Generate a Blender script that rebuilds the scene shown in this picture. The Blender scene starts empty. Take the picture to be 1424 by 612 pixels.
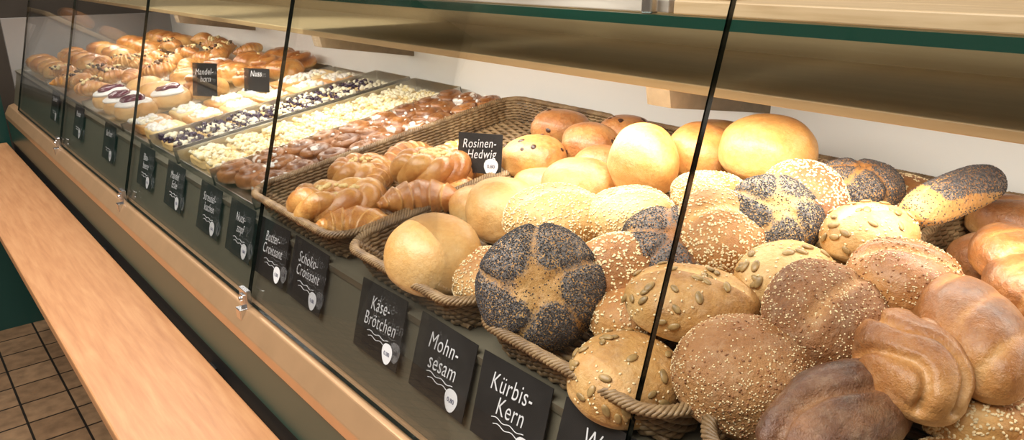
import bpy, bmesh, math, random
import numpy as np
from mathutils import Vector, Matrix, Quaternion
random.seed(3)
scn=bpy.context.scene
COL=scn.collection
# ------------------------------------------------------------------ camera
cd=bpy.data.cameras.new('camera'); cam=bpy.data.objects.new('camera',cd); COL.objects.link(cam); scn.camera=cam
cd.sensor_width=36; cd.lens=1030/1424*36; cd.clip_start=.02
pitch=math.atan(356/1030); yaw=math.radians(40.5)
cam.location=(0,0,1.5)
fwd=Vector((math.sin(yaw)*math.cos(pitch),math.cos(yaw)*math.cos(pitch),-math.sin(pitch)))
cam.rotation_euler=fwd.to_track_quat('-Z','Y').to_euler()
scn.view_settings.view_transform='Standard'
# ------------------------------------------------------------------ material helpers
def new_mat(name):
    m=bpy.data.materials.new(name); m.use_nodes=True
    nt=m.node_tree; b=nt.nodes['Principled BSDF']; return m,nt,b
def N(nt,t,**kw):
    n=nt.nodes.new(t)
    for k,v in kw.items():
        if k in n.inputs: n.inputs[k].default_value=v
        else: setattr(n,k,v)
    return n
def ramp(nt,stops):
    r=nt.nodes.new('ShaderNodeValToRGB'); e=r.color_ramp.elements
    e[0].position,e[0].color=stops[0][0],(*stops[0][1],1)
    e[1].position,e[1].color=stops[-1][0],(*stops[-1][1],1)
    for p,c in stops[1:-1]:
        x=e.new(p); x.color=(*c,1)
    return r
def simple(name,col,rough=.5,metal=0,noise=0,scale=20,bump=0,spec=.5):
    m,nt,b=new_mat(name)
    b.inputs['Base Color'].default_value=(*col,1); b.inputs['Roughness'].default_value=rough; b.inputs['Metallic'].default_value=metal
    b.inputs['Specular IOR Level'].default_value=spec
    if noise or bump:
        tc=N(nt,'ShaderNodeTexCoord'); n=N(nt,'ShaderNodeTexNoise',Scale=scale,Detail=5.0); nt.links.new(tc.outputs['Object'],n.inputs['Vector'])
        if noise:
            r=ramp(nt,[(.3,tuple(c*(1-noise) for c in col)),(.7,tuple(min(1,c*(1+noise)) for c in col))])
            nt.links.new(n.outputs['Fac'],r.inputs['Fac']); nt.links.new(r.outputs['Color'],b.inputs['Base Color'])
        if bump:
            bp=N(nt,'ShaderNodeBump',Strength=bump,Distance=.002); nt.links.new(n.outputs['Fac'],bp.inputs['Height']); nt.links.new(bp.outputs['Normal'],b.inputs['Normal'])
    return m
def wood(name,c1,c2,c3,rough=.4,scale=(14,1.2,14),grain=6,bump=.05):
    m,nt,b=new_mat(name)
    tc=N(nt,'ShaderNodeTexCoord'); mp=N(nt,'ShaderNodeMapping'); mp.inputs['Scale'].default_value=scale
    nt.links.new(tc.outputs['Object'],mp.inputs['Vector'])
    n=N(nt,'ShaderNodeTexNoise',Scale=grain,Detail=8.0,Roughness=.6,Distortion=.3); nt.links.new(mp.outputs['Vector'],n.inputs['Vector'])
    r=ramp(nt,[(.25,c1),(.5,c2),(.75,c3)]); nt.links.new(n.outputs['Fac'],r.inputs['Fac'])
    nt.links.new(r.outputs['Color'],b.inputs['Base Color']); b.inputs['Roughness'].default_value=rough
    bp=N(nt,'ShaderNodeBump',Strength=bump,Distance=.002); nt.links.new(n.outputs['Fac'],bp.inputs['Height']); nt.links.new(bp.outputs['Normal'],b.inputs['Normal'])
    return m
def crust(name,stops,rough=.42,coat=.0,flour=0.0,bump=.35,fine=160,icing=(.9,.87,.8),var=.5):
    m,nt,b=new_mat(name); L=nt.links.new
    tc=N(nt,'ShaderNodeTexCoord'); at=N(nt,'ShaderNodeAttribute'); at.attribute_name='tone'
    sp=N(nt,'ShaderNodeSeparateColor'); L(at.outputs['Color'],sp.inputs['Color'])
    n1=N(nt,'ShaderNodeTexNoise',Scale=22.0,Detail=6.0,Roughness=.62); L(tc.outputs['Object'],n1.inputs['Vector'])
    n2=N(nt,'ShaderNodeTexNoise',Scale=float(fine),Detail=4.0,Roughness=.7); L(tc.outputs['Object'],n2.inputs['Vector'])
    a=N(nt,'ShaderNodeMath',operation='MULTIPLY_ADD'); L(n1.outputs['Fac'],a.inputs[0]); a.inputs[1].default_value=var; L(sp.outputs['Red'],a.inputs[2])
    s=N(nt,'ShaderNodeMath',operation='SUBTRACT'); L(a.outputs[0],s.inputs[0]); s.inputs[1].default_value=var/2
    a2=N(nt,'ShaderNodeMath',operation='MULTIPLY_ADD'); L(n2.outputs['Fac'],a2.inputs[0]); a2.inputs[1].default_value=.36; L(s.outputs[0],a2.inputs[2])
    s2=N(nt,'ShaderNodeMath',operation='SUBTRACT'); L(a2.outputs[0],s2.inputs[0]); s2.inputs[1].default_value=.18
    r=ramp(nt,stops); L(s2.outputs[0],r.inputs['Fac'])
    col=r.outputs['Color']
    if flour>0:
        n3=N(nt,'ShaderNodeTexNoise',Scale=60.0,Detail=8.0,Roughness=.8); L(tc.outputs['Object'],n3.inputs['Vector'])
        fr=ramp(nt,[(.48,(0,0,0)),(.68,(flour,)*3)]); L(n3.outputs['Fac'],fr.inputs['Fac'])
        mx=N(nt,'ShaderNodeMix',data_type='RGBA'); L(fr.outputs['Color'],mx.inputs[0]); L(col,mx.inputs[6]); mx.inputs[7].default_value=(.82,.66,.45,1); col=mx.outputs[2]
    vo=N(nt,'ShaderNodeTexVoronoi',Scale=620.0); L(tc.outputs['Object'],vo.inputs['Vector'])
    thr=N(nt,'ShaderNodeMath',operation='LESS_THAN'); L(vo.outputs['Distance'],thr.inputs[0]); thr.inputs[1].default_value=.66
    n4=N(nt,'ShaderNodeTexNoise',Scale=110.0,Detail=6.0,Roughness=.8); L(tc.outputs['Object'],n4.inputs['Vector'])
    pm=N(nt,'ShaderNodeMath',operation='ADD'); L(sp.outputs['Green'],pm.inputs[0]); L(n4.outputs['Fac'],pm.inputs[1])
    pr=ramp(nt,[(.80,(0,0,0)),(1.0,(1,1,1))]); L(pm.outputs[0],pr.inputs['Fac'])
    mm=N(nt,'ShaderNodeMath',operation='MULTIPLY'); L(pr.outputs['Color'],mm.inputs[0]); L(thr.outputs[0],mm.inputs[1])
    vc=ramp(nt,[(0,(.040,.036,.036)),(1,(.20,.175,.16))]); L(vo.outputs['Color'],vc.inputs['Fac'])
    mp=N(nt,'ShaderNodeMix',data_type='RGBA'); L(mm.outputs[0],mp.inputs[0]); L(col,mp.inputs[6]); L(vc.outputs['Color'],mp.inputs[7])
    n5=N(nt,'ShaderNodeTexNoise',Scale=45.0,Detail=3.0); L(tc.outputs['Object'],n5.inputs['Vector'])
    im=N(nt,'ShaderNodeMath',operation='ADD'); L(sp.outputs['Blue'],im.inputs[0]); L(n5.outputs['Fac'],im.inputs[1])
    ir=ramp(nt,[(.93,(0,0,0)),(1.0,(1,1,1))]); L(im.outputs[0],ir.inputs['Fac'])
    mi=N(nt,'ShaderNodeMix',data_type='RGBA'); L(ir.outputs['Color'],mi.inputs[0]); L(mp.outputs[2],mi.inputs[6]); mi.inputs[7].default_value=(*icing,1)
    L(mi.outputs[2],b.inputs['Base Color'])
    b.inputs['Roughness'].default_value=rough; b.inputs['Coat Weight'].default_value=coat; b.inputs['Coat Roughness'].default_value=.28
    h=N(nt,'ShaderNodeMath',operation='MULTIPLY_ADD'); L(n1.outputs['Fac'],h.inputs[0]); h.inputs[1].default_value=1.2; L(n2.outputs['Fac'],h.inputs[2])
    bp=N(nt,'ShaderNodeBump',Strength=bump,Distance=.003); L(h.outputs[0],bp.inputs['Height']); L(bp.outputs['Normal'],b.inputs['Normal'])
    return m
M={}
M['plain']=crust('golden_crust',[(0,(.84,.65,.36)),(.3,(.78,.50,.20)),(.6,(.64,.34,.10)),(.85,(.44,.18,.045)),(1,(.28,.10,.03))],rough=.42,coat=.12,bump=.4,var=.65,flour=.16)
M['sesame']=crust('seeded_crust',[(0,(.78,.55,.27)),(.4,(.60,.33,.105)),(.7,(.41,.18,.05)),(1,(.22,.08,.025))],rough=.55,bump=.6,flour=.12)
M['pale']=crust('pale_crust',[(0,(.84,.68,.39)),(.4,(.73,.49,.21)),(.7,(.52,.28,.085)),(1,(.28,.12,.035))],rough=.55,bump=.6,flour=.20,var=.7)
M['rye']=crust('rye_crust',[(0,(.60,.36,.16)),(.35,(.45,.225,.08)),(.7,(.29,.12,.038)),(1,(.13,.05,.018))],rough=.6,bump=.9,flour=.22,var=.7)
M['brown']=crust('brown_crust',[(0,(.72,.44,.19)),(.35,(.54,.26,.08)),(.65,(.36,.14,.04)),(1,(.13,.045,.016))],rough=.36,coat=.2,bump=.7,flour=.14,var=.85)
M['dark']=crust('dark_crust',[(0,(.42,.23,.11)),(.35,(.25,.115,.05)),(.7,(.13,.052,.024)),(1,(.045,.02,.011))],rough=.42,coat=.15,bump=1.0,flour=.15,var=.9)
M['pastry']=crust('flaky_pastry',[(0,(.84,.60,.28)),(.35,(.72,.38,.11)),(.65,(.48,.185,.042)),(1,(.20,.062,.016))],rough=.28,coat=.45,bump=.55,fine=90,var=.75)
M['sponge']=crust('cake_sponge',[(0,(.9,.76,.45)),(.5,(.80,.55,.22)),(1,(.5,.25,.08))],rough=.6,bump=.4)
M['dsponge']=crust('nut_braid_dough',[(0,(.64,.34,.13)),(.4,(.43,.175,.05)),(1,(.13,.04,.015))],rough=.28,coat=.45,bump=.5,var=.9)
M['crumb']=simple('butter_crumble',(.86,.72,.38),.7,noise=.12,scale=80)
M['crumbw']=simple('sugared_crumble',(.90,.84,.62),.7,noise=.08,scale=80)
M['cheese']=simple('baked_cheese',(.86,.66,.30),.5,noise=.2,scale=60)
M['icing']=simple('sugar_icing',(.90,.88,.83),.35)
M['jam']=simple('berry_jam',(.12,.008,.03),.12,spec=.8)
M['blue']=simple('blueberry',(.035,.015,.05),.25,noise=.4,scale=90)
M['sesseed']=simple('sesame_seed',(.82,.66,.39),.5,noise=.2,scale=200)
M['poppyseed']=simple('poppy_seed',(.06,.055,.056),.55)
M['pumpseed']=simple('pumpkin_seed',(.34,.22,.085),.4,noise=.35,scale=120)
M['raisin']=simple('raisin_skin',(.05,.02,.012),.4)
M['nut']=simple('chopped_nut',(.30,.13,.05),.5,noise=.4,scale=100)
def wicker():
    m,nt,b=new_mat('wicker_cane'); L=nt.links.new
    tc=N(nt,'ShaderNodeTexCoord'); n=N(nt,'ShaderNodeTexNoise',Scale=28.0,Detail=7.0,Roughness=.7); L(tc.outputs['Object'],n.inputs['Vector'])
    r=ramp(nt,[(.3,(.09,.052,.024)),(.5,(.24,.15,.07)),(.72,(.43,.30,.155))]); L(n.outputs['Fac'],r.inputs['Fac']); L(r.outputs['Color'],b.inputs['Base Color'])
    b.inputs['Roughness'].default_value=.5
    return m
M['wicker']=wicker()
M['steel']=simple('brushed_steel',(.66,.64,.58),.35,1,noise=.08,scale=15)
M['deck']=simple('olive_steel_deck',(.19,.17,.12),.4,.3)
M['gold']=simple('gold_anodised_rail',(.60,.37,.20),.36,.5,noise=.05)
M['green']=simple('dark_green_panel',(.012,.060,.050),.3)
M['black']=simple('black_recess',(.006,.006,.006),.6)
M['chalk']=simple('chalkboard',(.018,.016,.015),.55,noise=.3,scale=30)
M['chalkw']=simple('chalk_ink',(.84,.84,.86),.8)
M['sticker']=simple('price_sticker',(.86,.86,.88),.5)
M['ink']=simple('sticker_ink',(.05,.05,.12),.6)
M['white']=simple('white_back_panel',(.84,.83,.79),.45)
M['chrome']=simple('clamp_aluminium',(.75,.75,.76),.25,1)
M['bench']=wood('beech_bench',(.46,.205,.088),(.56,.27,.12),(.64,.34,.16),rough=.38,scale=(22,1.6,22),grain=4,bump=.04)
M['shelfwood']=wood('maple_shelf',(.43,.30,.155),(.48,.345,.19),(.53,.385,.215),rough=.4,scale=(18,1.0,18),grain=3,bump=.02)
M['bracket']=wood('oak_bracket',(.14,.10,.055),(.18,.13,.075),(.22,.16,.095),rough=.5,scale=(18,18,18),grain=3,bump=.02)
M['lip']=wood('maple_lip',(.60,.40,.20),(.70,.49,.26),(.76,.55,.31),rough=.4,scale=(18,1.0,18),grain=3,bump=.02)
M['board']=wood('pine_board',(.48,.32,.16),(.61,.44,.25),(.70,.52,.32),rough=.5,scale=(20,1.4,20),grain=5,bump=.08)
M['gboard']=wood('weathered_board',(.36,.32,.27),(.48,.43,.37),(.58,.53,.46),rough=.55,scale=(20,1.4,20),grain=5,bump=.08)
M['gedge']=simple('green_glass_edge',(.008,.045,.03),.15)
M['gdark']=simple('glass_cut_edge',(.006,.010,.008),.1)
M['gray']=simple('grey_cabinet',(.30,.29,.28),.5)
M['wallfar']=simple('brown_wall',(.10,.078,.06),.7,noise=.2,scale=3)
M['walllight']=simple('cream_wall',(.33,.31,.27),.8)
M['ceil']=simple('ceiling_paint',(.7,.68,.64),.8)
def glass(name,tint,f0=1.45,boost=1.0):
    m=bpy.data.materials.new(name); m.use_nodes=True; nt=m.node_tree; nt.nodes.clear(); L=nt.links.new
    o=N(nt,'ShaderNodeOutputMaterial'); mx=N(nt,'ShaderNodeMixShader'); t=N(nt,'ShaderNodeBsdfTransparent'); g=N(nt,'ShaderNodeBsdfGlossy')
    t.inputs['Color'].default_value=(*tint,1); g.inputs['Roughness'].default_value=0.01
    f=N(nt,'ShaderNodeFresnel',IOR=f0); ml=N(nt,'ShaderNodeMath',operation='MULTIPLY'); L(f.outputs[0],ml.inputs[0]); ml.inputs[1].default_value=boost
    L(ml.outputs[0],mx.inputs[0]); L(t.outputs[0],mx.inputs[1]); L(g.outputs[0],mx.inputs[2]); L(mx.outputs[0],o.inputs['Surface'])
    return m
M['glass']=glass('clear_glass',(.995,.999,.997),1.25,.45)
M['sglass']=glass('shelf_glass',(.93,.97,.95),1.3,.5)
def tiles():
    m,nt,b=new_mat('brown_floor_tiles'); L=nt.links.new
    tc=N(nt,'ShaderNodeTexCoord')
    br=N(nt,'ShaderNodeTexBrick',offset=0.0); br.inputs['Scale'].default_value=1.0; br.inputs['Brick Width'].default_value=.15; br.inputs['Row Height'].default_value=.15
    br.inputs['Mortar Size'].default_value=.004; br.inputs['Mortar Smooth'].default_value=.1
    br.inputs['Color1'].default_value=(.29,.17,.09,1); br.inputs['Color2'].default_value=(.36,.22,.12,1); br.inputs['Mortar'].default_value=(.02,.014,.01,1)
    L(tc.outputs['Object'],br.inputs['Vector'])
    n=N(nt,'ShaderNodeTexNoise',Scale=25.0,Detail=6.0); L(tc.outputs['Object'],n.inputs['Vector'])
    mx=N(nt,'ShaderNodeMix',data_type='RGBA',blend_type='MULTIPLY'); mx.inputs[0].default_value=.8; L(br.outputs['Color'],mx.inputs[6])
    r=ramp(nt,[(.3,(.6,.6,.6)),(.7,(1.2,1.2,1.2))]); L(n.outputs['Fac'],r.inputs['Fac']); L(r.outputs['Color'],mx.inputs[7]); L(mx.outputs[2],b.inputs['Base Color'])
    b.inputs['Roughness'].default_value=.5
    return m
M['tiles']=tiles()
# ------------------------------------------------------------------ mesh accumulator
class Acc:
    def __init__(s): s.v=[];s.f=[];s.m=[];s.t=[];s.n=0;s.mats=[];s.sm=[]
    def mi(s,k):
        if k not in s.mats: s.mats.append(k)
        return s.mats.index(k)
    def add(s,V,F,mat,tone=None,smooth=True):
        V=np.asarray(V,float); F=[tuple(int(i)+s.n for i in f) for f in F]
        s.v.append(V); s.f+=F; s.m+=[s.mi(mat)]*len(F); s.sm+=[smooth]*len(F)
        if tone is None: tone=np.tile((.5,0,0,1),(len(V),1))
        s.t.append(tone); s.n+=len(V)
    def box(s,lo,hi,mat,T=None):
        x0,y0,z0=lo;x1,y1,z1=hi
        V=np.array([(x0,y0,z0),(x1,y0,z0),(x1,y1,z0),(x0,y1,z0),(x0,y0,z1),(x1,y0,z1),(x1,y1,z1),(x0,y1,z1)])
        if T is not None: V=T(V)
        s.add(V,[(0,3,2,1),(4,5,6,7),(0,1,5,4),(1,2,6,5),(2,3,7,6),(3,0,4,7)],mat,smooth=False)
    def build(s,name,parent=None,matrix=None,bevel=0):
        me=bpy.data.meshes.new(name)
        V=np.concatenate(s.v); me.from_pydata(V.tolist(),[],s.f)
        for k in s.mats: me.materials.append(M[k])
        me.polygons.foreach_set('material_index',s.m); me.polygons.foreach_set('use_smooth',s.sm)
        a=me.color_attributes.new('tone','FLOAT_COLOR','POINT'); a.data.foreach_set('color',np.concatenate(s.t).astype(np.float32).ravel())
        me.update()
        o=bpy.data.objects.new(name,me); COL.objects.link(o)
        if matrix is not None: o.matrix_world=matrix
        if parent: o.parent=parent
        if bevel:
            b=o.modifiers.new('bevel','BEVEL'); b.width=bevel; b.segments=2; b.limit_method='ANGLE'
        return o
def empty(name,loc=(0,0,0)):
    e=bpy.data.objects.new(name,None); e.location=loc; COL.objects.link(e); return e
def boxobj(name,lo,hi,mat,parent=None,bevel=0):
    a=Acc(); c=(np.array(lo)+np.array(hi))/2
    a.box(np.array(lo)-c,np.array(hi)-c,mat); o=a.build(name,None,Matrix.Translation(Vector(c)),bevel)
    if parent: o.parent=parent
    return o
phi=math.atan(.16); CX=math.cos(phi); SX=math.sin(phi)
def TP(V):
    V=np.asarray(V,float).reshape(-1,3)
    return np.stack([.45+V[:,0]*CX-V[:,2]*SX, V[:,1], 1.105+V[:,0]*SX+V[:,2]*CX],1)
DECK=Matrix(((CX,0,-SX,.45),(0,1,0,0),(SX,0,CX,1.105),(0,0,0,1)))
# ------------------------------------------------------------------ sphere templates
def ico(sub):
    bm=bmesh.new(); bmesh.ops.create_icosphere(bm,subdivisions=sub,radius=1)
    V=np.array([v.co[:] for v in bm.verts]); F=[[v.index for v in f.verts] for f in bm.faces]; bm.free(); return V,F
ICO={k:ico(k) for k in (1,2,3,4,5)}
OCT=(np.array([(1,0,0),(-1,0,0),(0,1,0),(0,-1,0),(0,0,1),(0,0,-1)],float),[(0,2,4),(2,1,4),(1,3,4),(3,0,4),(2,0,5),(1,2,5),(3,1,5),(0,3,5)])
def sn(P,f,seed,k=12):
    r=np.random.RandomState(seed%99991); K=r.normal(size=(k,3)); K/=np.linalg.norm(K,axis=1)[:,None]; K*=(f*(.5+r.rand(k)))[:,None]
    return np.sin(P@K.T+r.rand(k)*6.28).mean(1)*2.2
def ss(x,a,b):
    t=np.clip((x-a)/(b-a),0,1); return t*t*(3-2*t)
def shape(D,R,style,seed,base=.5):
    x,y,z=D[:,0],D[:,1],D[:,2]
    rad=np.sqrt(x*x+y*y)
    e=2.5 if style!='stick' else 3.0
    if style=='stick': sc=1/((np.abs(x)**e)+(y*y+z*z)**(e/2))**(1/e)
    else: sc=1/(rad**e+np.abs(z)**e)**(1/e)
    P=D*sc[:,None]
    P[:,2]=np.where(P[:,2]<0,P[:,2]*.62,P[:,2])
    n1=sn(D,2.0,seed); n2=sn(D,5.5,seed+1); n6=sn(D,14,seed+2)
    k1=.02 if style=='stick' else .065
    P*=(1+k1*n1+k1*.45*n2+(.012 if style in('knot','slash') else .008)*n6)[:,None]
    top=ss(z,-.25,.15)
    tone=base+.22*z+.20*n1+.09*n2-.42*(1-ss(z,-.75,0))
    pop=np.zeros(len(D)); ice=np.zeros(len(D))
    ph=(seed*1.7)%6.28
    a=np.arctan2(y,x)
    if style=='star':
        k=5; u=((a+.35*rad+ph+.15*n1)*k/(2*math.pi))%1; d=np.minimum(u,1-u)*(2*math.pi/k)*rad*(1+.4*n2)
        g=np.exp(-(d/.085)**2)*top; P*=(1-.09*g)[:,None]
        pop=(.36+.55*ss(d,.0,.20))*ss(z,-.6,-.25); pop*=.45+.55*ss(rad+.15*n2,.15,.40)
        tone=tone+.04*g
    elif style=='poppy' or style=='stick':
        pop=ss(z+.25*n2+(.7*x-.15 if style=='stick' else 0),.05,.35)*.95
        d=np.abs(y-.2*np.sin(2.5*x+ph)); g=np.exp(-(d/.09)**2)*top*(1-ss(np.abs(x),.6,.85)); P*=(1-.04*g)[:,None]; pop*=1-g*.6; tone-=.2*g
    elif style=='crack':
        d=np.abs(y-.25*np.sin(2.3*x+ph)-.05)*(1+.3*n2); g=np.exp(-(d/.11)**2)*top*(1-ss(np.abs(x),.55,.9)); P*=(1-.13*g)[:,None]; tone-=.45*g
    elif style=='knot':
        w=y*1.1+.55*np.sin(2.6*x+ph)+.12*n2; d=np.abs(((w*1.1+.5)%1)-.5)/1.1; g=np.exp(-(d/.10)**2)*top; P*=(1-.17*g)[:,None]; tone-=.25*g
    elif style=='slash':
        w=x*1.0+.5*y; d=np.abs(((w*1.5+.5)%1)-.5)/1.5*(1+.3*n2); g=np.exp(-(d/.07)**2)*top*(1-ss(np.abs(y),.4,.8)); P*=(1-.05*g)[:,None]; tone-=.35*g
    elif style=='rough':
        n3=sn(D,9,seed+5); n4=sn(D,22,seed+6); P*=(1+.030*n3+.020*n4)[:,None]; tone+=.18*n3
        d=np.abs(y-.28*np.sin(3.2*x+ph)); g=np.exp(-(d/.12)**2)*top; P*=(1-.16*g)[:,None]; tone-=.25*g
    elif style=='swirl':
        u=(a/(2*math.pi)+rad*2.1+ph)%1; d=np.minimum(u,1-u)/2.1; g=np.exp(-(d/.07)**2)*top; P*=(1-.22*g)[:,None]; tone+=.25*g-.05
        ice=ss(sn(D,4,seed+9)+.1,.0,.9)*top*.50
    return P*np.array(R),tone,pop,ice
def tonearr(t,p,i): return np.stack([np.clip(t,0,1),p,i,np.ones_like(t)],1)
def seedsurf(rng,n,R,style,seed,zmin=-.1,mask=None):
    D=rng.normal(size=(n*4,3)); D/=np.linalg.norm(D,axis=1)[:,None]; D=D[D[:,2]>zmin]
    cl=sn(D,6,seed+77); D=D[rng.rand(len(D))<np.clip(.62+.4*cl,.12,1)]
    P,t,p,i=shape(D,R,style,seed)
    if mask=='pop': k=p>.45; D,P=D[k],P[k]
    D,P=D[:n],P[:n]
    Nn=P/np.array(R)**2; Nn/=np.linalg.norm(Nn,axis=1)[:,None]
    return P,Nn
def scatter(acc,P,Nn,tmpl,dims,mat,rng,sink=.3,jit=.2):
    V,F=tmpl; F=np.array(F); n=len(P)
    if n==0: return
    r=rng.normal(size=(n,3)); T=np.cross(Nn,r); T/=np.linalg.norm(T,axis=1)[:,None]; B=np.cross(Nn,T)
    s=1+jit*(rng.rand(n)-.5)*2
    A=V*np.array(dims)
    W=(A[None,:,0:1]*T[:,None,:]+A[None,:,1:2]*B[:,None,:]+A[None,:,2:3]*Nn[:,None,:])*s[:,None,None]+(P+Nn*dims[2]*sink)[:,None,:]
    FF=(F[None]+(np.arange(n)*len(V))[:,None,None]).reshape(-1,F.shape[1])
    acc.add(W.reshape(-1,3),FF.tolist(),mat)
def orient(n,spin):
    q=Vector((0,0,1)).rotation_difference(Vector(n).normalized())
    return (q@Quaternion((0,0,1),spin)).to_matrix().to_4x4()
SPN=math.radians(-40)
cnt=[0]
SES=(.0017,.0011,.0007)
def bread(name,X,Y,hh,R,style,mat,n=(0,0,1),spin=SPN,seeds=None,base=.5,res=5,dens=1.0):
    cnt[0]+=1; seed=cnt[0]*37+11; rng=np.random.RandomState(seed)
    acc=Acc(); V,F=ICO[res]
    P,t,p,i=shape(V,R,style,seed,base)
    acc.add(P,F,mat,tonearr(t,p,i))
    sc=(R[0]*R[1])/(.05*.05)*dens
    if seeds=='sesame':
        P,Nn=seedsurf(rng,int(1500*sc),R,style,seed,-.25); scatter(acc,P,Nn,ICO[1],SES,'sesseed',rng)
    elif seeds=='poppy':
        P,Nn=seedsurf(rng,int(2600*sc),R,style,seed,-.4,'pop'); scatter(acc,P,Nn,OCT,(.0008,.0008,.0007),'poppyseed',rng)
        P,Nn=seedsurf(rng,int(800*sc),R,style,seed,-.4); scatter(acc,P,Nn,OCT,(.0008,.0008,.0007),'poppyseed',rng)
    elif seeds=='pumpkin':
        P,Nn=seedsurf(rng,int(34*sc),R,style,seed,.0); scatter(acc,P,Nn,ICO[2],(.0060,.0034,.0016),'pumpseed',rng,.5)
        P,Nn=seedsurf(rng,int(130*sc),R,style,seed,-.1); scatter(acc,P,Nn,ICO[1],SES,'sesseed',rng)
    elif seeds=='raisin':
        P,Nn=seedsurf(rng,10,R,style,seed,-.1); scatter(acc,P,Nn,ICO[2],(.005,.004,.002),'raisin',rng,-.4)
    elif seeds=='mixed':
        P,Nn=seedsurf(rng,int(1000*sc),R,style,seed,-.15); scatter(acc,P,Nn,ICO[1],(.0009,.0007,.0005),'sesseed',rng)
        P,Nn=seedsurf(rng,int(260*sc),R,style,seed,-.15); scatter(acc,P,Nn,ICO[1],(.0014,.0009,.0007),'nut',rng)
    Z=1.105+.16*(X-.45)+hh
    return acc.build(name,None,Matrix.Translation((X,Y,Z))@orient(n,spin))
def croissant_geo(acc,L,r0,mat='pastry',seed=0,bend=1.9,T=None,ridges=5):
    ns,nt_=72,24; V=[];tn=[]
    Rr=L/bend
    for i in range(ns+1):
        s=-1+2*i/ns; an=s*bend/2
        c=np.array((Rr*math.sin(an),Rr*(math.cos(an)-1)+L*.12,0)); nx=np.array((math.sin(an),math.cos(an),0))
        for j in range(nt_):
            th=2*math.pi*j/nt_
            q=abs(s)*ridges+.25*math.sin(th*1+seed); fr=q-math.floor(q)
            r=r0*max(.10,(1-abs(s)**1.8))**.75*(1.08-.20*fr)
            V.append(c+nx*math.cos(th)*r+np.array((0,0,1))*math.sin(th)*r*.82)
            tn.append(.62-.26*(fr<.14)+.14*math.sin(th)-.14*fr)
    V=np.array(V); V+= (sn(V*60,1.0,seed)*.0020)[:,None]
    F=[(i*nt_+j,i*nt_+(j+1)%nt_,(i+1)*nt_+(j+1)%nt_,(i+1)*nt_+j) for i in range(ns) for j in range(nt_)]
    F.append(tuple(range(nt_))[::-1]); F.append(tuple(ns*nt_+j for j in range(nt_)))
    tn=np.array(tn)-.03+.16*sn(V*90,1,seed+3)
    if T is not None: V=T(V)
    acc.add(V,F,mat,tonearr(tn,np.zeros(len(V)),np.zeros(len(V))))
def tube(P,r,k=6,closed=True):
    P=np.asarray(P,float); n=len(P)
    if closed: Tn=np.roll(P,-1,0)-np.roll(P,1,0)
    else: Tn=np.gradient(P,axis=0)
    Tn/=np.linalg.norm(Tn,axis=1)[:,None]+1e-12
    up=np.tile((0.01,0.02,1.),(n,1)); A=np.cross(up,Tn); l=np.linalg.norm(A,axis=1); A/=l[:,None]+1e-9; B=np.cross(Tn,A)
    an=np.arange(k)*2*math.pi/k
    V=(P[:,None]+r*(np.cos(an)[None,:,None]*A[:,None]+np.sin(an)[None,:,None]*B[:,None])).reshape(-1,3)
    m=n if closed else n-1
    F=[(i*k+j,((i+1)%n)*k+j,((i+1)%n)*k+(j+1)%k,i*k+(j+1)%k) for i in range(m) for j in range(k)]
    return V,F
# ------------------------------------------------------------------ room shell
boxobj('floor',(-3,-2,-.1),(3,6,0),'tiles')
boxobj('wall_far',(-3,5.5,0),(3,5.6,2.8),'wallfar')
boxobj('wall_left',(-3.1,-2,0),(-3,5.6,2.8),'walllight')
boxobj('wall_near',(-3.1,-2.1,0),(3,-2,2.8),'walllight')
boxobj('ceiling',(-3,-2,2.8),(3,5.6,2.9),'ceil')
boxobj('wall_right',(1.6,-2,0),(1.7,5.6,2.8),'ceil')
# ------------------------------------------------------------------ display case
case=empty('bakery_display_case')
Y0,Y1=-.6,3.55
boxobj('green_front_panel',(.370,Y0,.822),(.40,Y1,.915),'green',case)
boxobj('black_plinth',(.372,Y0,.02),(.40,Y1,.822),'black',case)
boxobj('base_body',(.40,Y0,.0),(1.07,Y1,.96),'black',case)
def prism(name,prof,mat,ya=Y0,yb=Y1,parent=case,bevel=0):
    a=Acc(); n=len(prof)
    V=[(x,ya,z) for x,z in prof]+[(x,yb,z) for x,z in prof]
    F=[tuple(range(n)),tuple(range(2*n-1,n-1,-1))]+[(i,i+n,(i+1)%n+n,(i+1)%n) for i in range(n)]
    a.add(V,F,mat,smooth=False); o=a.build(name,parent,None,bevel)
    bm=bmesh.new(); bm.from_mesh(o.data); bmesh.ops.recalc_face_normals(bm,faces=bm.faces); bm.to_mesh(o.data); bm.free(); return o
prism('gold_rail',[(.366,.915),(.366,.935),(.384,.966),(.402,.972),(.415,.972),(.415,.915)],'gold',bevel=.002)
prism('inner_front_panel',[(.404,.972),(.416,.972),(.449,1.100),(.437,1.100)],'deck')
a=Acc(); a.box((-.02,Y0,-.012),(.60,Y1,-.001),'deck',TP); a.build('display_deck',case)
boxobj('back_panel',(1.05,Y0,1.0),(1.07,Y1,1.36),'white',case)
boxobj('upper_back_panel',(1.05,Y0,1.36),(1.07,Y1,1.56),'shelfwood',case)
boxobj('wood_shelf',(.704,Y0,1.362),(1.05,Y1,1.3705),'shelfwood',case)
boxobj('wood_shelf_lip',(.700,Y0,1.361),(.7045,Y1,1.3715),'lip',case,.001)
boxobj('glass_shelf',(.6265,Y0,1.4405),(1.05,Y1,1.4505),'sglass',case)
boxobj('glass_shelf_edge',(.62,Y0,1.440),(.6265,Y1,1.451),'gedge',case)
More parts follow.
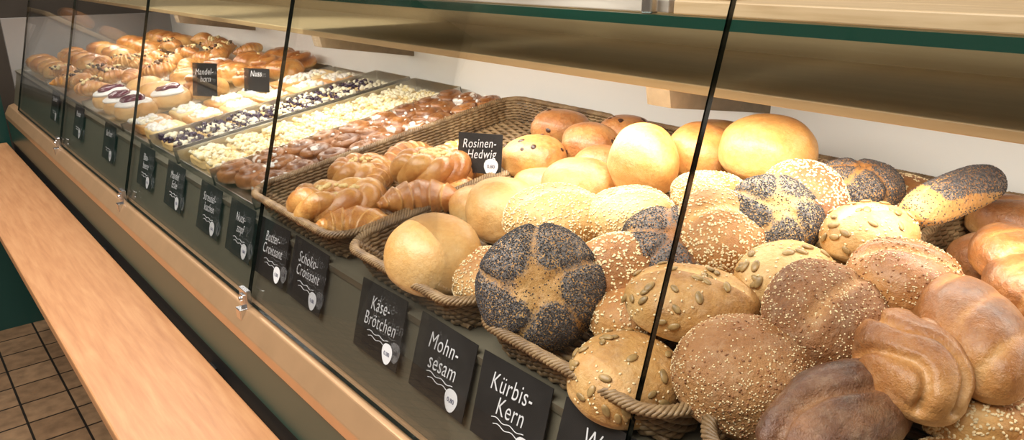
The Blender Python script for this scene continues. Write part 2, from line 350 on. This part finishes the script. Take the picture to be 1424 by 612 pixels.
for i,yy in enumerate((.63,1.63,2.63)):
    a=Acc(); V=[(.79,yy-.020,1.361),(.79,yy+.020,1.361),(1.05,yy-.020,1.361),(1.05,yy+.020,1.361),(1.05,yy-.020,1.28),(1.05,yy+.020,1.28),(.80,yy-.020,1.318),(.80,yy+.020,1.318)]
    a.add(V,[(0,2,4,6),(1,7,5,3),(0,6,7,1),(6,4,5,7),(2,3,5,4),(0,1,3,2)],'bracket',smooth=False); a.build('shelf_bracket_%d'%(i+1),case)
def gpt(z,off=0): return .529+.268*(z-1.5)+off
gy=[-.43,.347,1.128,1.87,2.6,3.35]
for i in range(len(gy)-1):
    ya,yb=gy[i]+.0008,gy[i+1]-.0008; z0,z1=.975,1.62
    a=Acc(); t=.006
    c=[(gpt(z0),z0),(gpt(z0,t),z0),(gpt(z1,t),z1),(gpt(z1),z1)]
    V=[(x,ya,z) for x,z in c]+[(x,yb,z) for x,z in c]
    a.add(V,[(0,3,7,4),(1,5,6,2)],'glass',smooth=False)
    a.add(V,[(0,1,2,3),(4,7,6,5),(0,4,5,1),(3,2,6,7)],'gdark',smooth=False)
    a.build('front_glass_panel_%d'%(i+1),case)
for i,yy in enumerate(gy[1:-1]):
    a=Acc()
    a.box((.383,yy-.015,.964),(.392,yy+.015,.998),'chrome'); a.box((.380,yy-.008,.973),(.384,yy+.008,.990),'chrome')
    a.box((.372,yy-.010,.947),(.390,yy+.010,.966),'chrome')
    V,F=tube([(.376,yy,.982),(.3835,yy,.982)],.004,10,False); a.add(V,F+[tuple(range(10))],'chrome')
    a.build('glass_clamp_%d'%(i+1),case,None,.0012)
boxobj('end_panel',(.42,Y1,.96),(1.07,Y1+.02,1.30),'gray',case)
bench=empty('wooden_customer_shelf')
boxobj('plank',(.166,Y0,.785),(.356,3.60,.81),'bench',bench,.003)
for i,yy in enumerate((-.3,.5,1.3,2.1,2.9)): boxobj('support_%d'%i,(.20,yy-.015,.74),(.372,yy+.015,.785),'black',bench)
def board(name,ya,yb,x0,mat,z=1.4515):
    a=Acc(); n=3; w=(.97-x0)/n
    for i in range(n): a.box((x0+i*w,ya,z),(x0+(i+1)*w-.002,yb,z+.014),mat)
    a.box((x0+.03,ya+.02,z+.014),(.95,ya+.045,z+.022),mat); a.box((x0+.03,yb-.045,z+.014),(.95,yb-.02,z+.022),mat)
    return a.build(name,None,None,.0015)
board('wooden_board',-.35,.49,.635,'board'); board('wooden_board',.50,.98,.64,'gboard'); board('wooden_board',1.0,1.5,.64,'gboard')
for yy in (.515,.99):
    a=Acc(); a.box((.622,yy-.007,1.4515),(.634,yy+.007,1.474),'chrome'); a.build('shelf_clip',None,None,.002)
# ------------------------------------------------------------------ baskets
def basket(y0,y1,x0=-.015,x1=.565,h=.045):
    a=Acc()
    def path(off,step=.0055,cr=.045):
        xa,xb,ya,yb=x0-off,x1+off,y0-off,y1+off; c=cr+off
        pts=[]
        segs=[((xa+c,ya),(xb-c,ya)),((xb,ya+c),(xb,yb-c)),((xb-c,yb),(xa+c,yb)),((xa,yb-c),(xa,ya+c))]
        cen=[(xb-c,ya+c,-90),(xb-c,yb-c,0),(xa+c,yb-c,90),(xa+c,ya+c,180)]
        for (p,q),(cx,cy,a0) in zip(segs,cen):
            L=math.dist(p,q); n=max(2,int(L/step))
            for i in range(n): pts.append((p[0]+(q[0]-p[0])*i/n,p[1]+(q[1]-p[1])*i/n))
            n=max(3,int(c*1.57/step))
            for i in range(n):
                an=math.radians(a0+90*i/n); pts.append((cx+c*math.cos(an),cy+c*math.sin(an)))
        return np.array(pts)
    rows=8
    for r in range(rows):
        z=.004+r*.0051; p=path(-.018+.016*(z/h),.004); n=len(p)
        tn=np.roll(p,-1,0)-np.roll(p,1,0); tn/=np.linalg.norm(tn,axis=1)[:,None]; no=np.stack([tn[:,1],-tn[:,0]],1)
        k=int(n/4); w=np.sin(np.arange(n)/n*2*math.pi*k+ (r%2)*math.pi)*.0022
        P=np.column_stack([p+no*w[:,None],np.full(n,z)]); V,F=tube(P,.0028); a.add(V,F,'wicker')
    p=path(.0,.004); n=len(p); tn=np.roll(p,-1,0)-np.roll(p,1,0); tn/=np.linalg.norm(tn,axis=1)[:,None]; no=np.stack([tn[:,1],-tn[:,0]],1)
    for s in range(5):
        k=int(n/6); an=np.arange(n)/n*2*math.pi*k+s*2*math.pi/5
        P=np.column_stack([p+no*(np.cos(an)*.0052)[:,None],h+np.sin(an)*.0034]); V,F=tube(P,.0021); a.add(V,F,'wicker')
    yr=np.arange(y0+.02,y1-.02,.0055)
    i=0; x=x0+.02
    while x<x1-.02:
        w=np.sin(np.arange(len(yr))*math.pi/4+(i%2)*math.pi)*.0022
        P=np.column_stack([np.full(len(yr),x),yr,.004+w]); V,F=tube(P,.0036,5,False); a.add(V,F,'wicker'); x+=.0075; i+=1
    a.build('wicker_basket',None,DECK)
basket(.865,1.175); basket(.585,.85); basket(.305,.57); basket(.015,.29); basket(-.30,0.0)
# ------------------------------------------------------------------ breads
cdn=(-.5,-.6,.62)
def lean(k,v=cdn): return (v[0]*k,v[1]*k,1)
B=bread
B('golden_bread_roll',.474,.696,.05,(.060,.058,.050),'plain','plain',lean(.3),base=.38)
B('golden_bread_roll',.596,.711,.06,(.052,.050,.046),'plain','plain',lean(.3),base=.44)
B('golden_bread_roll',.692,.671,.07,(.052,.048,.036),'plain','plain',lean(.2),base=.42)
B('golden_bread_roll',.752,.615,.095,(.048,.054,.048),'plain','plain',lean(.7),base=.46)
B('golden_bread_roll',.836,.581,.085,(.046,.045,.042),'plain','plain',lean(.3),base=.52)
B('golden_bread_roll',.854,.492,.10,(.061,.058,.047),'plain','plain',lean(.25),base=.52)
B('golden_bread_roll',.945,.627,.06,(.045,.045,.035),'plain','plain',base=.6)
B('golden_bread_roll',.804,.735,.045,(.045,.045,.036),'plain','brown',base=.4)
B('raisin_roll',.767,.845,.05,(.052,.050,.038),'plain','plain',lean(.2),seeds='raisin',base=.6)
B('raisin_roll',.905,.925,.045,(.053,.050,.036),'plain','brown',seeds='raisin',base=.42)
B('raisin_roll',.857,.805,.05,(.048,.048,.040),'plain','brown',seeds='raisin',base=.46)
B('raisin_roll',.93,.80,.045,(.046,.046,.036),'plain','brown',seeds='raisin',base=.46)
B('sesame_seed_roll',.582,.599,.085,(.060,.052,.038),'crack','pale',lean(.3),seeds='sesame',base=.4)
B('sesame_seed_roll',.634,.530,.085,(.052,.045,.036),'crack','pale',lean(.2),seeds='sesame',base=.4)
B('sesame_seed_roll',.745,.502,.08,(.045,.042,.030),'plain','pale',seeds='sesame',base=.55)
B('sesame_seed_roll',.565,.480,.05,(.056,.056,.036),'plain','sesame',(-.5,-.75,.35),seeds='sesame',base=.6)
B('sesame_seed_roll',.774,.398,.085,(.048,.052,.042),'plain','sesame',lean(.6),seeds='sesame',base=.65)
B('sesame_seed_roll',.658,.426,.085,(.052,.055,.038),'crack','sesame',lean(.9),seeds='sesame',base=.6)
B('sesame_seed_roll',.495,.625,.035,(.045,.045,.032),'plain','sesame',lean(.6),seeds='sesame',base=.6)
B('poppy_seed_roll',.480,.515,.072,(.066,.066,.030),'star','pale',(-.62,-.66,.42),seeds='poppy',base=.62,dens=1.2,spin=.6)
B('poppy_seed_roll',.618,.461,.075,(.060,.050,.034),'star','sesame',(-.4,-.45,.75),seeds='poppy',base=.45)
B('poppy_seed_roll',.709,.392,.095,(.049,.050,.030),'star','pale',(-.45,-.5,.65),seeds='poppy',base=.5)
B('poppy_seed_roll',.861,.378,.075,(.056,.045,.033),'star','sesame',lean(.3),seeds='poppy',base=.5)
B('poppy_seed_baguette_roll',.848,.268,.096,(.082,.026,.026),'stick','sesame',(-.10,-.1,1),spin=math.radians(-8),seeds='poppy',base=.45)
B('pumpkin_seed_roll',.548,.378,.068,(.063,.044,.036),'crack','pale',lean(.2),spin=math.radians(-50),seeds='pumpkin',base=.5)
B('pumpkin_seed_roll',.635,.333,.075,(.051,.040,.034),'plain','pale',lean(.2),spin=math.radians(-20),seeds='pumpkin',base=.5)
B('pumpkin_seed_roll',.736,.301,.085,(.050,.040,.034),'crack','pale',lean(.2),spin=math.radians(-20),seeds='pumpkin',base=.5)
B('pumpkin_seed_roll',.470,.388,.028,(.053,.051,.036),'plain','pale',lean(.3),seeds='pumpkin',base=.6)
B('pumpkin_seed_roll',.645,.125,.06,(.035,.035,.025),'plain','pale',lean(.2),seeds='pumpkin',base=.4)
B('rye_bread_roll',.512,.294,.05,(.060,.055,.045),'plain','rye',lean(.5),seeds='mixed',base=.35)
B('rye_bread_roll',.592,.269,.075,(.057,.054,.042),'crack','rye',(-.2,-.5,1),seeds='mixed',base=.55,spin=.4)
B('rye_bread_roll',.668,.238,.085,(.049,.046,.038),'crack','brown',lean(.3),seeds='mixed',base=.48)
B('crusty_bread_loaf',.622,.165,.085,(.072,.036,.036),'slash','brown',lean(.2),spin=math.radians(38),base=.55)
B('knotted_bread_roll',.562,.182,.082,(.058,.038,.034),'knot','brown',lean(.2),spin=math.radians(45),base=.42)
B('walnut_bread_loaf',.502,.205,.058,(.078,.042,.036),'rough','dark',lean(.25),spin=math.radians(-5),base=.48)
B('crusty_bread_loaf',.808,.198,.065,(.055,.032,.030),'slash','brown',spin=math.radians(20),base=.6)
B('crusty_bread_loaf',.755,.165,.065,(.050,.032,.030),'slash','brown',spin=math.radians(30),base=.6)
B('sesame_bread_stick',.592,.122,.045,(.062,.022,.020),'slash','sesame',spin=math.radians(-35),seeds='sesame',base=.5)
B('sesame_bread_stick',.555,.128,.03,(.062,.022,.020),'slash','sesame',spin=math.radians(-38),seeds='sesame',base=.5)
low=[(.62,.80,'plain'),(.72,.78,'plain'),(.60,.64,'plain'),(.70,.62,'plain'),(.80,.66,'plain'),(.90,.70,'plain'),
(.56,.55,'sesame'),(.66,.52,'sesame'),(.76,.53,'sesame'),(.86,.53,'plain'),(.54,.44,'sesame'),(.64,.40,'sesame'),(.74,.43,'sesame'),(.84,.44,'sesame'),(.94,.47,'sesame'),
(.58,.345,'pale'),(.68,.34,'sesame'),(.78,.35,'pale'),(.88,.345,'sesame'),(.95,.36,'sesame'),(.55,.25,'rye'),(.65,.21,'brown'),(.75,.24,'rye'),(.85,.22,'brown'),(.95,.24,'brown'),
(.60,.08,'rye'),(.70,.10,'brown'),(.80,.12,'brown'),(.92,.12,'rye')]
nm={'plain':'golden_bread_roll','sesame':'sesame_seed_roll','pale':'pumpkin_seed_roll','rye':'rye_bread_roll','brown':'crusty_bread_roll'}
sd={'plain':None,'sesame':'sesame','pale':'pumpkin','rye':'mixed','brown':None}
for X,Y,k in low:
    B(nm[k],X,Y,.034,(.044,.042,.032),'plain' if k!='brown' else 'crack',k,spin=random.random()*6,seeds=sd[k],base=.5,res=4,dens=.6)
def placed(X,Y,hh,spin,nrm=(0,0,1)): return Matrix.Translation((X,Y,1.105+.16*(X-.45)+hh))@orient(nrm,spin)
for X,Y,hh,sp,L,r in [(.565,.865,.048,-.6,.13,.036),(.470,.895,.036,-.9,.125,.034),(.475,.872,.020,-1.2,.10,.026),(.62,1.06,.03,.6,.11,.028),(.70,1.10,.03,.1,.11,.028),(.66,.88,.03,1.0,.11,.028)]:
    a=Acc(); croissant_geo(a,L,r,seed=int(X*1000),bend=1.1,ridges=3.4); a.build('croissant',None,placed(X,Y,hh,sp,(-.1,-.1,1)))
def cheese_pastry(X,Y,hh,sp,R,crumbs=260,seed=1):
    a=Acc(); rng=np.random.RandomState(seed)
    n=110; u=np.arange(n)/n*2*math.pi
    for s in range(2):
        P=np.column_stack([R[0]*.62*np.cos(u)*(1+.16*np.cos(4*u+s*3.14)),R[1]*.62*np.sin(u)*(1+.16*np.cos(4*u+s*3.14)),.011*np.sin(4*u+s*3.14)+.024])
        V,F=tube(P,.0185,16); V+= (sn(V*60,1,seed+s)*.0026)[:,None]
        t=.46+.25*sn(V*60,1,seed+7); a.add(V,F,'pastry',tonearr(t,np.zeros(len(V)),np.zeros(len(V))))
    V,F=ICO[4]; W=V*np.array((R[0]*.6,R[1]*.6,.024))*(1+.08*sn(V,5,seed))[:,None]; a.add(W+np.array((0,0,.018)),F,'pastry',tonearr(.40+.2*sn(V,4,seed+2),np.zeros(len(V)),np.zeros(len(V))))
    D=rng.normal(size=(crumbs,3)); D[:,2]=np.abs(D[:,2]); D/=np.linalg.norm(D,axis=1)[:,None]
    P=D*np.array((R[0]*.82,R[1]*.82,.046)); P[:,2]+=.006
    scatter(a,P,D,ICO[1],(.0046,.0036,.0030),'cheese',rng,.3,.5)
    a.build('cheese_pastry',None,placed(X,Y,hh,sp))
cheese_pastry(.495,.985,.022,-.5,(.080,.058),110,5)
cheese_pastry(.640,.940,.036,-.6,(.068,.056),520,6)
cheese_pastry(.60,1.10,.006,.3,(.060,.048),160,8)
cheese_pastry(.74,.98,.010,.3,(.055,.045),160,9)
# ------------------------------------------------------------------ pastry trays
def tray(y0,y1,x1=.590,h=.034,name='baking_tray'):
    a=Acc(); t=.0022
    a.box((-.005,y0,.0),(x1,y1,t),'steel'); a.box((-.005,y0,0),(x1,y0+t,h),'steel'); a.box((-.005,y1-t,0),(x1,y1,h),'steel')
    a.box((x1-t,y0,0),(x1,y1,h),'steel'); a.box((-.005,y0,0),(-.003,y1,h*.45),'steel')
    return a.build(name,None,DECK)
def loc(V,x,y,z,spin=0,sc=1):
    c,s=math.cos(spin),math.sin(spin); V=np.asarray(V)*sc
    return np.stack([V[:,0]*c-V[:,1]*s+x,V[:,0]*s+V[:,1]*c+y,V[:,2]+z],1)
def addbun(a,x,y,z,R,style,mat,seed,base=.5,res=4,spin=0):
    V,F=ICO[res]; P,t,p,i=shape(V,R,style,seed,base); a.add(loc(P,x,y,z,spin),F,mat,tonearr(t,p,i))
def slab(a,x,y,w,d,h,mat,seed):
    V,F=ICO[4]; e=6; sc=1/(np.abs(V)**e).sum(1)**(1/e); P=V*sc[:,None]*np.array((w/2,d/2,h/2)); P*= (1+.03*sn(V,4,seed))[:,None]; P[:,2]+=h/2+.002
    t=.35+.4*ss(np.abs(P[:,0]/(w/2)),.8,1)*.5+.15*sn(V,3,seed+1); a.add(loc(P,x,y,0),F,mat,tonearr(t,np.zeros(len(P)),np.zeros(len(P))))
def crumbs(a,x,y,w,d,z,n,mats,rng,size=.004,zr=.006):
    P=np.column_stack([x+(rng.rand(n)-.5)*w,y+(rng.rand(n)-.5)*d,z+rng.rand(n)*zr]); Nn=rng.normal(size=(n,3))*.5+np.array((0,0,1)); Nn/=np.linalg.norm(Nn,axis=1)[:,None]
    k=rng.randint(0,len(mats),n)
    for i,m in enumerate(mats): scatter(a,P[k==i],Nn[k==i],ICO[1],(size*1.15,size*.9,size*.8),m,rng,0,.5)
rng=np.random.RandomState(12)
tray(1.195,1.375,name='baking_tray',h=.022); a=Acc()
for i in range(9):
    for j in range(3):
        x=.04+i*.062+.006*rng.randn(); y=1.222+j*.062+.004*rng.randn()
        addbun(a,x,y,.022,(.037,.034,.024),'swirl','dsponge',100+i*7+j,.45,4,rng.rand()*6)
        crumbs(a,x,y,.05,.05,.030,14,['nut','icing','icing'],rng,.0032,.012)
a.build('iced_nut_pastries',None,DECK)
tray(1.385,1.575); a=Acc()
for i in range(7):
    for j in range(2):
        x=.045+i*.077; y=1.432+j*.092; slab(a,x,y,.070,.083,.022,'sponge',300+i*5+j); crumbs(a,x,y,.062,.074,.023,150,['crumb','crumbw','crumbw'],rng,.0045,.007)
a.build('crumble_cake_slices',None,DECK)
tray(1.60,1.765); a=Acc()
for i in range(7):
    for j in range(2):
        x=.045+i*.077; y=1.642+j*.08; slab(a,x,y,.070,.072,.020,'sponge',400+i*5+j); crumbs(a,x,y,.062,.062,.020,100,['blue'],rng,.005,.004); crumbs(a,x,y,.056,.06,.024,34,['crumbw','crumbw','blue'],rng,.0055,.006)
a.build('blueberry_crumble_slices',None,DECK)
tray(1.785,2.0,h=.02); a=Acc()
for i in range(6):
    for j in range(2):
        x=.05+i*.09; y=1.835+j*.105; slab(a,x,y,.082,.095,.028,'pastry' if (i+j)%2 else 'sponge',500+i*5+j)
        crumbs(a,x+.01*rng.randn(),y,.056,.070,.028,70,['icing','crumbw','icing'],rng,.006,.003)
a.build('iced_almond_slices',None,DECK)
tray(2.02,2.42,h=.02); a=Acc()
for i,(x,y) in enumerate([(.05,2.07),(.05,2.18),(.15,2.10),(.15,2.22),(.05,2.30),(.25,2.08),(.15,2.34)]):
    addbun(a,x,y,.028,(.052,.050,.034),'plain','plain',600+i,.45)
    if i in(0,2,1,4):
        V,F=ICO[4]; V=V*np.array((.045,.043,.013))*(1+.10*sn(V,4,i))[:,None]; a.add(loc(V,x,y,.050),F,'icing')
        V,F=ICO[4]; V=V*np.array((.034,.031,.012))*(1+.22*sn(V,5,i+3))[:,None]; a.add(loc(V,x,y,.058),F,'jam')
a.build('jam_doughnuts',None,DECK)
a=Acc()
for i,(x,y) in enumerate([(.27,2.2),(.27,2.32),(.37,2.09),(.37,2.22),(.37,2.34),(.47,2.08),(.47,2.20),(.47,2.33),(.54,2.14),(.54,2.27)]):
    addbun(a,x,y,.028,(.056,.050,.034),'knot' if i%2 else 'swirl','pastry',650+i,.45,4,rng.rand()*6); crumbs(a,x,y,.07,.06,.045,20,['crumb','cheese'],rng,.0045,.01)
a.build('danish_pastries',None,DECK)
tray(2.44,2.96,h=.02); a=Acc()
for i in range(6):
    for j in range(5):
        x=.04+i*.095+.01*rng.randn(); y=2.50+j*.10+.01*rng.randn()
        sp=rng.rand()*6
        z=.03+.02*rng.rand()
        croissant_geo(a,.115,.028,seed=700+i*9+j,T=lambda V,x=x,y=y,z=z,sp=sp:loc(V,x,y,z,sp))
        if (i+j)%2==0: crumbs(a,x,y,.06,.06,z+.018,16,['raisin','crumb'],rng,.005,.008)
a.build('croissant_pile',None,DECK)
tray(2.98,3.45,h=.02); a=Acc()
for i in range(5):
    for j in range(4): addbun(a,.05+i*.11,3.04+j*.11,.028,(.05,.047,.034),'knot','pastry',800+i*9+j,.45,3,rng.rand()*6)
a.build('sweet_rolls',None,DECK)
# ------------------------------------------------------------------ price tags
ct,st=math.cos(math.atan(.268)),math.sin(math.atan(.268))
def tagmat(c,xa,ya):
    xa=Vector(xa).normalized(); ya=Vector(ya); ya=(ya-xa*ya.dot(xa)).normalized(); z=xa.cross(ya)
    return Matrix(((xa[0],ya[0],z[0],c[0]),(xa[1],ya[1],z[1],c[1]),(xa[2],ya[2],z[2],c[2]),(0,0,0,1)))
def tag(mat,w,h,lines,size,sticker=True,sq=True):
    e=empty('price_tag'); e.matrix_world=mat
    a=Acc(); a.box((-w/2,-h/2,-.0012),(w/2,h/2,.0),'chalk'); o=a.build('slate',e)
    if sq:
        a=Acc()
        for k in range(2):
            x=np.linspace(-w*.22,w*.25-k*.012,30); y=-h*.17-k*.006+.0012*np.sin(x*300)
            V,F=tube(np.column_stack([x+.004*k,y,np.full(30,.0004)]),.0005,5,False); a.add(V,F,'chalkw')
        a.build('chalk_underline',e)
    for i,l in enumerate(lines):
        cu=bpy.data.curves.new('chalk_text','FONT'); cu.body=l; cu.size=size; cu.align_x='CENTER'; cu.shear=.25; cu.space_character=1.08; cu.offset=-size*.005
        cu.extrude=.0001; cu.materials.append(M['chalkw'])
        t=bpy.data.objects.new('chalk_text_%d'%(i+1),cu); COL.objects.link(t); t.parent=e
        t.location=(-w*.02+.004*i,h*.20-size*.30-i*size*.92+ (size*.15 if len(lines)==1 else .002),.0006); t.rotation_euler=(0,0,math.radians(3)); t.scale=(.80,1.12,1)
    if sticker:
        a=Acc(); n=18; an=np.arange(n)*2*math.pi/n; r=1+.06*np.sin(an*3)
        V=np.column_stack([w*.27+.0115*np.cos(an)*r,-h*.32+.0135*np.sin(an)*r,np.full(n,.0009)]); a.add(V,[tuple(range(n))],'sticker',smooth=False); a.build('price_sticker',e)
        cu=bpy.data.curves.new('price','FONT'); cu.body='0,80'; cu.size=.0075; cu.align_x='CENTER'; cu.materials.append(M['ink']); t=bpy.data.objects.new('price_text',cu); COL.objects.link(t); t.parent=e; t.location=(w*.27,-h*.35,.0013)
    return e
def ftag(y,lines,size=.024,w=.106,h=.092,sticker=True,sq=True,dz=0,rz=0):
    zc=1.069+dz; xc=.542+.268*(zc-1.5)-.006
    m=tagmat((xc,y,zc),(0,-1,rz),(st,0,ct)); return tag(m,w,h,lines,size,sticker,sq)
ftag(.375,['Wal-','nuss'],.025,rz=-.02)
ftag(.497,['Kürbis-','Kern'],.025,rz=.02)
ftag(.616,['Mohn-','sesam'],.025,rz=-.02)
ftag(.752,['Käse-','Brötchen'],.023,rz=.02)
ftag(.955,['Schoko-','Croissant'],.021,rz=-.02)
ftag(1.078,['Butter-','Croissant'],.021,rz=.02)
for y,l in [(1.21,['Nuss-','zopf']),(1.36,['Streusel-','kuchen']),(1.56,['Mandel','Ecke']),(1.76,['Blau-','beere']),(2.08,['Berliner']),(2.42,['Plunder']),(2.75,['Schnecke'])]:
    ftag(y,l,.020)
def stag(c,lines,w,h,size,sticker=True):
    m=tagmat(c,(.55,-.84,0),(.15,.1,1)); return tag(m,w,h,lines,size,sticker,False)
stag((.690,.885,1.222),['Rosinen-','Hedwig'],.072,.062,.018)
stag((.654,2.0,1.215),['Mandel-','horn'],.075,.085,.02,False)
stag((.754,1.905,1.215),['Nuss'],.075,.06,.02,False)
# ------------------------------------------------------------------ far return counter
rc=empty('return_counter')
boxobj('green_body',(-.9,3.62,.0),(.372,4.3,1.03),'green',rc)
boxobj('worktop',(-.9,3.60,1.03),(.372,4.3,1.05),'black',rc)
g=empty('bread_cabinet')
boxobj('cabinet_side',(-.7,3.85,1.05),(.34,4.25,1.36),'gray',g,.004)
boxobj('cabinet_top',(-.72,3.83,1.36),(.36,4.27,1.38),'shelfwood',g,.004)
for i in range(3): 
    a=Acc(); addbun(a,0,0,0,(.07,.05,.04),'crack','brown',900+i,.5); a.build('crusty_bread_roll',None,Matrix.Translation((.22-.17*i,3.95,1.405)))
# ------------------------------------------------------------------ lights
def area(name,loc,rot,sx,sy,p,col):
    l=bpy.data.lights.new(name,'AREA'); l.shape='RECTANGLE'; l.size=sx; l.size_y=sy; l.energy=p; l.color=col
    o=bpy.data.objects.new(name,l); COL.objects.link(o); o.location=loc; o.rotation_euler=rot; return o
area('under_shelf_strip_lamp',(.735,1.45,1.357),(0,math.radians(-14),0),.04,3.9,13,(1,.94,.84))
area('ceiling_lamp',(-.6,1.0,2.75),(0,0,0),1.2,2.5,98,(1,.955,.89))
area('ceiling_lamp',(.6,3.6,2.75),(0,0,0),.8,.8,20,(1,.955,.89))
def spot(loc,tgt,p,ang,col=(1,.94,.84),bl=.6):
    l=bpy.data.lights.new('ceiling_spot_lamp','SPOT'); l.energy=p; l.spot_size=math.radians(ang); l.spot_blend=bl; l.color=col; l.shadow_soft_size=.03
    o=bpy.data.objects.new('ceiling_spot_lamp',l); COL.objects.link(o); o.location=loc; o.rotation_euler=(Vector(tgt)-Vector(loc)).to_track_quat('-Z','Y').to_euler()
spot((.25,.75,2.6),(.60,.57,1.2),220,12,bl=.9)
spot((.25,1.6,2.6),(.72,1.62,1.2),125,30)
spot((.25,2.3,2.6),(.72,2.35,1.2),125,30)
w=bpy.data.worlds.new('world'); scn.world=w; w.use_nodes=True; w.node_tree.nodes['Background'].inputs[0].default_value=(.9,.95,1,1); w.node_tree.nodes['Background'].inputs[1].default_value=.5
